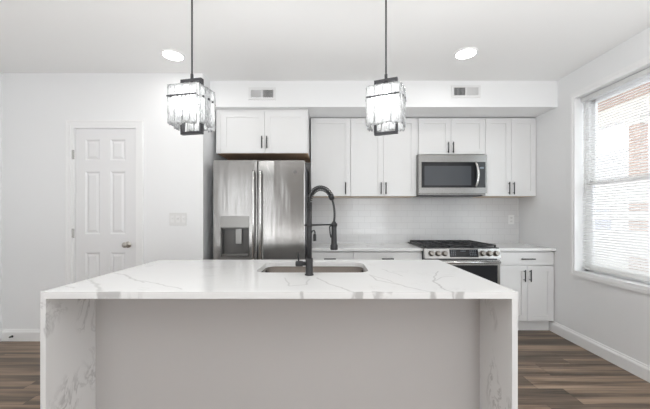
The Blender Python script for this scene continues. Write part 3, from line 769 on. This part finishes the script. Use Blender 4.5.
def quad_plate(px0, px1, t0, t1, lift, th):
    b = nb(); P = [on_panel(px0, t0), on_panel(px1, t0), on_panel(px1, t1), on_panel(px0, t1)]
    f = [b.verts.new(p + nv*(lift+th)) for p in P]; r = [b.verts.new(p + nv*lift) for p in P]
    b.faces.new(f); b.faces.new(r[::-1])
    for k in range(4): b.faces.new((f[k], r[k], r[(k+1) % 4], f[(k+1) % 4]))
    return b
dsp = obj('display', quad_plate(449.6, 478.2, 0.14, 0.92, 0.0002, 0.002), M_GLASSBLK, rg)
for (c0, nC) in ((451.6, 3), (470.2, 4)):
    b = nb()
    for i in range(nC):
        for j in range(3):
            q = on_panel(c0+i*1.8, 0.36+j*0.2)+nv*0.0027; bx(b, q.x-0.004, q.x+0.004, q.y-0.0004, q.y+0.0004, q.z-0.002, q.z+0.002)
    obj('keypad', b, M_LEG, dsp)
b = nb()
for i in range(4):
    q = on_panel(461.2+i*1.3, 0.74)+nv*0.0027; bx(b, q.x-0.003, q.x+0.003, q.y-0.0004, q.y+0.0004, q.z-0.003, q.z+0.003)
obj('clock_digits', b, M_LEG, dsp)
# oven door
oz1 = Z(259.9, RD); oz0 = 0.20
b = nb(); bx(b, RX0+0.002, RX1-0.002, RD-0.004, RD+0.045, oz0, oz1, 0.004); od = obj('oven_door', b, M_STEEL, rg)
b = nb(); bx(b, RX0+0.03, RX1-0.03, RD-0.007, RD-0.003, oz0+0.06, Z(265.2, RD), 0.002); obj('oven_window', b, M_GLASSBLK, od)
b = nb(); hz = Z(262.4, RD-0.05); y = RD-0.05
tube(b, [(RX0+0.025, y, hz), (RX1-0.025, y, hz)], 0.0125, 14)
for xx in (RX0+0.05, RX1-0.05): tube(b, [(xx, y, hz), (xx, RD-0.003, hz)], 0.009, 10)
obj('handle', b, M_BARSTEEL, od)
b = nb(); bx(b, RX0+0.002, RX1-0.002, RD, RD+0.045, 0.055, oz0-0.006, 0.004); obj('drawer', b, M_STEEL, rg)

# ------------------------------------------------------------------ island with waterfall ends
IF_, IB_ = 1.382, 2.383
IX0, IX1 = X(40.2, IF_), X(517.8, IF_); IT = 0.031
IPF = 1.677
SKX0, SKX1, SKY0, SKY1 = -0.448, 0.254, 1.85, 2.25
isl = thing('kitchen_island', 'white island with veined quartz top and waterfall ends in the foreground', 'island', ((IX0+IX1)/2, (IF_+IB_)/2, 0))
# countertop with a rounded cut-out for the sink
def rrect(x0, x1, y0, y1, r, n=6):
    P = []
    for (cx, cy, a0) in ((x1-r, y1-r, 0), (x0+r, y1-r, PI/2), (x0+r, y0+r, PI), (x1-r, y0+r, 1.5*PI)):
        for k in range(n+1):
            a = a0 + k*PI/2/n; P.append((cx+r*math.cos(a), cy+r*math.sin(a)))
    return P
def holed_slab(b, x0, x1, y0, y1, z0, z1, hole):
    n = len(hole); q = n//4
    corners = [(x1, y1), (x0, y1), (x0, y0), (x1, y0)]
    def layer(z): return [b.verts.new((p[0], p[1], z)) for p in corners], [b.verts.new((p[0], p[1], z)) for p in hole]
    (ct, ht), (cb, hb) = layer(z1), layer(z0)
    for (cc, hh, fl) in ((ct, ht, False), (cb, hb, True)):
        for k in range(4):
            seg = hh[k*q:(k+1)*q]
            for i in range(len(seg)-1): b.faces.new((cc[k], seg[i+1], seg[i]) if fl else (cc[k], seg[i], seg[i+1]))
            nx = hh[((k+1)*q) % n]; c2 = cc[(k+1) % 4]
            b.faces.new((cc[k], c2, nx, seg[-1]) if fl else (cc[k], seg[-1], nx, c2))
    for k in range(4): b.faces.new((ct[k], ct[(k+1) % 4], cb[(k+1) % 4], cb[k]))
    for k in range(n): b.faces.new((ht[k], hb[k], hb[(k+1) % n], ht[(k+1) % n]))
b = nb(); holed_slab(b, IX0, IX1, IF_, IB_, CT-IT, CT, rrect(SKX0, SKX1, SKY0, SKY1, 0.075)); obj('countertop', b, M_TOPQ, isl)
SW = 0.026
for (a, c) in ((IX0, IX0+SW), (IX1-SW, IX1)):
    b = nb(); bx(b, a, c, IF_, IB_, 0, CT-IT-0.0003); obj('waterfall_panel', b, M_SIDEQ, isl)
a, c = IX0+SW+0.0005, IX1-SW-0.0005; yb2 = IB_-0.03; zt = CT-IT-0.001
b = nb(); bx(b, a, c, IPF, IPF+0.018, 0, zt); obj('front_panel', b, M_ISL, isl)
b = nb(); bx(b, a, a+0.018, IPF+0.018, yb2-0.02, 0.0, zt); bx(b, c-0.018, c, IPF+0.018, yb2-0.02, 0.0, zt); bx(b, a+0.018, c-0.018, IPF+0.018, yb2-0.02, 0.1, 0.118)
bx(b, a+0.018, c-0.018, yb2-0.09, yb2-0.075, 0, 0.1); obj('carcass', b, M_CAB, isl)
nn = 4; wdt = (c-a)/nn
for k in range(nn):
    x0_, x1_ = a+wdt*k, a+wdt*(k+1); b = shaker(x0_, x1_, yb2-0.02, 0.1, zt-0.003)
    d = obj('door', b, M_CAB, isl)
    hx = (x1_-0.045) if k % 2 == 0 else (x0_+0.045); bb = nb(); tube(bb, [(hx, yb2+0.028, zt-0.2), (hx, yb2+0.028, zt-0.07)], 0.006, 10)
    for z in (zt-0.182, zt-0.088): tube(bb, [(hx, yb2+0.028, z), (hx, yb2-0.001, z)], 0.0045, 8)
    obj('handle', bb, M_BLACK, d)

# undermount sink
sk = thing('sink', 'stainless steel undermount sink set into the island top', 'sink', ((SKX0+SKX1)/2, (SKY0+SKY1)/2, CT-0.25))
b = nb(); e = 0.003; zr = CT-IT-0.0006
layers = [(rrect(SKX0-0.02, SKX1+0.02, SKY0-0.02, SKY1+0.02, 0.09), zr), (rrect(SKX0+e, SKX1-e, SKY0+e, SKY1-e, 0.075), zr),
          (rrect(SKX0+0.008, SKX1-0.008, SKY0+0.008, SKY1-0.008, 0.075), CT-0.21), (rrect(SKX0+0.03, SKX1-0.03, SKY0+0.03, SKY1-0.03, 0.05), CT-0.232)]
R = [[b.verts.new((p[0], p[1], z)) for p in P] for P, z in layers]
for p, q in zip(R, R[1:]):
    for k in range(len(p)):
        f = b.faces.new((p[k], p[(k+1) % len(p)], q[(k+1) % len(p)], q[k])); f.smooth = True
b.faces.new(R[-1])
bas = obj('basin', b, M_SINK, sk)
sm = bas.modifiers.new('thickness', 'SOLIDIFY'); sm.thickness = 0.0012; sm.offset = -1
b = nb(); lathe(b, ((SKX0+SKX1)/2, (SKY0+SKY1)/2, CT-0.2315), (0, 0, 1), [(0, 0.045), (0.003, 0.045), (0.004, 0.034), (0.002, 0.03)], 24); obj('drain', b, M_CHROME, sk)

# spring neck faucet
FX, FY = X(309.2, 1.773), 1.773
fc = thing('faucet', 'matte black spring neck pull-down faucet standing in front of the sink', 'faucet', (FX, FY, CT))
b = nb(); zc = Z(258, FY)
lathe(b, (FX, FY, CT), (0, 0, 1), [(0, 0.026), (0.006, 0.026), (0.009, 0.0215), (zc-CT-0.004, 0.0215), (zc-CT, 0.018)], 24); obj('base', b, M_BLACK, fc)
zs_ = Z(210, FY)
b = nb(); lathe(b, (FX, FY, zc), (0, 0, 1), [(0.0002, 0.0155), (zs_-zc, 0.0155)], 20); obj('post', b, M_BLACK, fc)
EX, EY = X(334.0, 1.90), 1.90                       # spray head axis, over the basin
dirv = Vector((EX-FX, EY-FY, 0)); L = dirv.length; dirv.normalize()
ztop = Z(188.2, 1.83); zarc = ztop - L*0.47
def arc_pt(t):                                       # t 0..1 along post top -> over -> spray head
    if t < 0.22:
        s = t/0.22; return Vector((FX, FY, zs_ + (zarc-zs_)*s))
    if t < 0.82:
        a = (t-0.22)/0.60*PI*0.86; r = L*0.47
        return Vector((FX, FY, zarc)) + dirv*(r*(1-math.cos(a))) + Vector((0, 0, r*1.0*math.sin(a)))
    s = (t-0.82)/0.18; a = PI*0.86; r = L*0.47
    p0 = Vector((FX, FY, zarc)) + dirv*(r*(1-math.cos(a))) + Vector((0, 0, r*math.sin(a)))
    p1 = Vector((EX, EY, Z(222, EY))); c = p0 + (Vector((math.sin(a)*dirv.x, math.sin(a)*dirv.y, math.cos(a))) * (p0.z-p1.z)*0.55)
    return p0*(1-s)**2 + c*2*s*(1-s) + p1*s*s
hose = [arc_pt(i/60) for i in range(61)]
b = nb(); tube(b, hose, 0.0068, 12); obj('hose', b, M_BLACK, fc)
# coil spring round the hose up to the far shoulder
tend = 0.80; N = 900; turns = 22; pts = []; a_prev = None
for i in range(N+1):
    t = tend*i/N; p = arc_pt(t); d = (arc_pt(min(t+0.002, 1)) - arc_pt(max(t-0.002, 0))).normalized()
    side = dirv.cross(Vector((0, 0, 1))).normalized(); nr = d.cross(side).normalized()
    ph = 2*PI*turns*i/N; pts.append(p + (side*math.cos(ph) + nr*math.sin(ph))*0.0142)
b = nb(); tube(b, pts, 0.0031, 6); obj('spring', b, M_BLACK, fc)
pe = arc_pt(0.80); de = (arc_pt(0.83)-arc_pt(0.79)).normalized()
b = nb(); lathe(b, pe-de*0.012, de, [(0, 0.016), (0.004, 0.0175), (0.03, 0.0165), (0.036, 0.011)], 18); obj('spring_collar', b, M_BLACK, fc)
zt_, zb_ = Z(221.5, EY), Z(249.8, EY)
b = nb(); h = zt_-zb_
lathe(b, (EX, EY, zb_), (0, 0, 1), [(0, 0.021), (0.004, 0.0235), (0.03, 0.0235), (0.036, 0.019), (h*0.6, 0.0165), (h*0.92, 0.0165), (h, 0.011)], 22); spr = obj('spray_head', b, M_BLACK, fc)
sv = dirv
b = nb(); q0 = Vector((EX, EY, 0)) - Vector((1, 0, 0))*0.021
tube(b, [(q0.x+0.004, q0.y, zt_-0.02), (q0.x-0.006, q0.y, zt_-0.035), (q0.x-0.003, q0.y, zt_-0.075), (q0.x+0.002, q0.y, zt_-0.1)], 0.0045, 8); obj('trigger', b, M_BLACK, spr)
za = Z(224.8, 1.83)
b = nb(); lathe(b, (FX, FY, za-0.008), (0, 0, 1), [(0, 0.0185), (0.016, 0.0185)], 18)
p0 = Vector((FX, FY, za))-dirv*0.032; p1 = Vector((EX, EY, za))-dirv*0.02; tube(b, [p0, p1], 0.0055, 10)
lathe(b, (EX, EY, za-0.011), (0, 0, 1), [(0, 0.0205), (0.018, 0.0205)], 18)
obj('docking_arm', b, M_BLACK, fc)
# small side outlet on the post
xo = X(314.6, FY); z_a, z_b = Z(231, FY), Z(241, FY)
b = nb(); tube(b, [(FX+0.012, FY, z_a-0.012), (FX+0.018, FY, z_a), (xo-0.003, FY, z_a+0.004), (xo+0.002, FY, z_a-0.006), (xo+0.002, FY, z_a-0.016)], 0.004, 8)
lathe(b, (xo+0.001, FY, z_b), (0, 0, 1), [(0, 0.009), (0.036, 0.009), (0.042, 0.006)], 14); obj('side_spout', b, M_BLACK, fc)
hz_ = Z(263.6, FY)
b = nb(); lathe(b, (FX-0.018, FY, hz_), (-1, 0, 0), [(0, 0.0125), (0.018, 0.0125), (0.02, 0.0165), (0.058, 0.0165), (0.061, 0.014)], 18); hb_ = obj('handle_body', b, M_BLACK, fc)
b = nb(); hx = X(298.6, FY); tube(b, [(hx, FY, hz_+0.012), (hx-0.001, FY-0.002, hz_+0.045), (hx-0.002, FY-0.004, Z(252, FY))], [0.0055, 0.005, 0.0042], 10); obj('lever', b, M_BLACK, hb_)

# ------------------------------------------------------------------ ceiling lamps
def downlight():
    t = thing('ceiling_light', 'x', 'ceiling light', (0, 0, CEIL), 'recessed ceiling lights')
    b = nb(); n = 32; prof = [(0.078, 0.0), (0.098, 0.0), (0.096, -0.006), (0.080, -0.010), (0.078, -0.004)]
    rr = [[b.verts.new((r*math.cos(2*PI*k/n), r*math.sin(2*PI*k/n), CEIL+z)) for k in range(n)] for r, z in prof]
    for i in range(len(prof)):
        for k in range(n): b.faces.new((rr[i][k], rr[i][(k+1) % n], rr[(i+1) % len(prof)][(k+1) % n], rr[(i+1) % len(prof)][k]))
    obj('trim_ring', b, M_TRIM, t)
    b = nb(); lathe(b, (0, 0, CEIL-0.006), (0, 0, 1), [(0, 0.0785), (0.0055, 0.0785)], 32); obj('lens', b, M_DOWN, t)
    return t
def dup(root, loc, rotz=0.0, label=None):
    r = root.copy(); C.objects.link(r); r.location = loc; r.rotation_euler = (0, 0, rotz)
    if label: r['label'] = label
    for ch in list(root.children):
        c = ch.copy(); C.objects.link(c); c.parent = r
        for g in list(ch.children):
            d = g.copy(); C.objects.link(d); d.parent = c
    return r
d0 = downlight()
d0.location = (-1.351, 2.65, CEIL); d0['label'] = 'round recessed ceiling light beside the left pendant, in front of the door wall'
dup(d0, (1.188, 2.62, CEIL), 0, 'round recessed ceiling light right of the right pendant, in front of the soffit')
for (x_, y_, nm) in ((-1.35, 0.87, 'left'), (1.19, 0.87, 'right'), (-1.35, -0.9, 'left'), (1.19, -0.9, 'right')):
    dup(d0, (x_, y_, CEIL), 0, 'round recessed ceiling light %s, %s' % ('over the room behind the viewer' if y_ < 0 else 'over the seating side', nm))

# ------------------------------------------------------------------ pendants over the island
def pendant():
    t = thing('pendant_light', 'x', 'pendant light', (0, 0, CEIL), 'ice glass pendants over the island')
    zt_, zb_ = 2.073, 1.733; hw = 0.072; s = 0.0155
    b = nb(); lathe(b, (0, 0, CEIL-0.025), (0, 0, 1), [(0, 0.05), (0.004, 0.06), (0.025, 0.06)], 28); obj('ceiling_canopy', b, M_RING, t)
    b = nb(); tube(b, [(0, 0, zt_+0.03), (0, 0, CEIL-0.02)], 0.0052, 10); lathe(b, (0, 0, zt_), (0, 0, 1), [(0, 0.009), (0.03, 0.009), (0.036, 0.006)], 14); obj('stem', b, M_RING, t)
    b = nb(); dp = 0.014
    bx(b, -hw, hw, -dp, dp, zt_-s, zt_, 0.001); bx(b, -hw, hw, -dp, dp, zb_, zb_+s, 0.001)
    bx(b, -hw, -hw+s*0.8, -dp, dp, zb_+s, zt_-s); bx(b, hw-s*0.8, hw, -dp, dp, zb_+s, zt_-s); obj('frame', b, M_RING, t)
    zp = 1.942
    b = nb(); bw, bd = 0.098, 0.0995
    for y in (-bd, bd): bx(b, -bw, bw, y-0.0025, y+0.0025, zp-0.004, zp+0.004)          # flat bars across the front and back slabs
    for x in (-bw+0.006, bw-0.006): tube(b, [(x, -bd, zp), (x, bd, zp)], 0.0028, 8)
    tube(b, [(0, -bd, zp), (0, bd, zp)], 0.0028, 8); obj('glass_carrier', b, M_RING, t)
    b = nb(); lathe(b, (0, 0, 2.0), (0, 0, 1), [(0, 0.016), (zt_-s-2.0, 0.016)], 16); obj('socket', b, M_RING, t)
    b = nb(); lathe(b, (0, 0, 1.86), (0, 0, 1), [(0, 0.006), (0.012, 0.022), (0.035, 0.031), (0.06, 0.031), (0.09, 0.022), (0.115, 0.014), (0.139, 0.013)], 20); obj('bulb', b, M_BULB, t)
    rnd = random.Random(3)
    def strip(cx, cy, w_, along_x, zt2, zb2, out):
        b = nb(); th = 0.009
        # rippled slab: subdivided box with a wavy face and softly irregular lower edge
        nu, nz = 5, 12; faces = []
        def P(u, k, side):
            f = u/nu-0.5; zz = zb2 + (zt2-zb2)*k/nz
            if k == 0: zz += 0.004*math.sin(3.0*u+cx*90+cy*50)
            r_ = 0.0022*math.sin(k*1.7+u*2.3+cx*70)*side
            o_ = side*th/2 + r_
            return (cx+f*w_, cy+o_, zz) if along_x else (cx+o_, cy+f*w_, zz)
        Vf = {}
        for sd in (-1, 1):
            for u in range(nu+1):
                for k in range(nz+1): Vf[(sd, u, k)] = b.verts.new(P(u, k, sd))
        for sd in (-1, 1):
            for u in range(nu):
                for k in range(nz):
                    f = b.faces.new((Vf[(sd, u, k)], Vf[(sd, u+1, k)], Vf[(sd, u+1, k+1)], Vf[(sd, u, k+1)])); f.smooth = True
        for k in range(nz):
            for u in (0, nu): b.faces.new((Vf[(-1, u, k)], Vf[(1, u, k)], Vf[(1, u, k+1)], Vf[(-1, u, k+1)]))
        for u in range(nu):
            for k in (0, nz): b.faces.new((Vf[(-1, u, k)], Vf[(1, u, k)], Vf[(1, u+1, k)], Vf[(-1, u+1, k)]))
        g = obj('glass_panel', b, M_ICE, t)
        b = nb(); ax = Vector((0, out, 0)) if along_x else Vector((out, 0, 0))
        lathe(b, Vector((cx, cy, zp)) - ax*0.012, ax, [(0, 0.0035), (0.017, 0.0035), (0.0172, 0.0075), (0.023, 0.007)], 12); obj('peg', b, M_RING, g)
    n = 4; fw = 2*0.100/n
    for k in range(n):
        cx = -0.100 + fw*(k+0.5); j = 0.005*(k % 2)
        strip(cx, -0.087-j, fw-0.002, True, 2.014-rnd.random()*0.006, 1.782-0.010*(k % 2)-rnd.random()*0.006, -1)
        strip(cx, 0.087+j, fw-0.002, True, 2.014-rnd.random()*0.006, 1.782-0.010*(k % 2)-rnd.random()*0.006, 1)
    n = 3; sw = 2*0.072/n
    for k in range(n):
        cy = -0.072 + sw*(k+0.5); j = 0.005*(k % 2)
        strip(-0.104-j, cy, sw-0.002, False, 2.014-rnd.random()*0.006, 1.782-0.010*(k % 2), -1)
        strip(0.104+j, cy, sw-0.002, False, 2.014-rnd.random()*0.006, 1.782-0.010*(k % 2), 1)
    return t
PD = 1.88
p0 = pendant()
p0.location = (X(192, PD), PD, CEIL); p0.rotation_euler = (0, 0, math.radians(-12))
p0['label'] = 'left pendant of rippled glass slabs hanging near the door wall'
dup(p0, (X(386, PD), PD, CEIL), math.radians(-23), 'right pendant of rippled glass slabs hanging in front of the two-door cabinet')
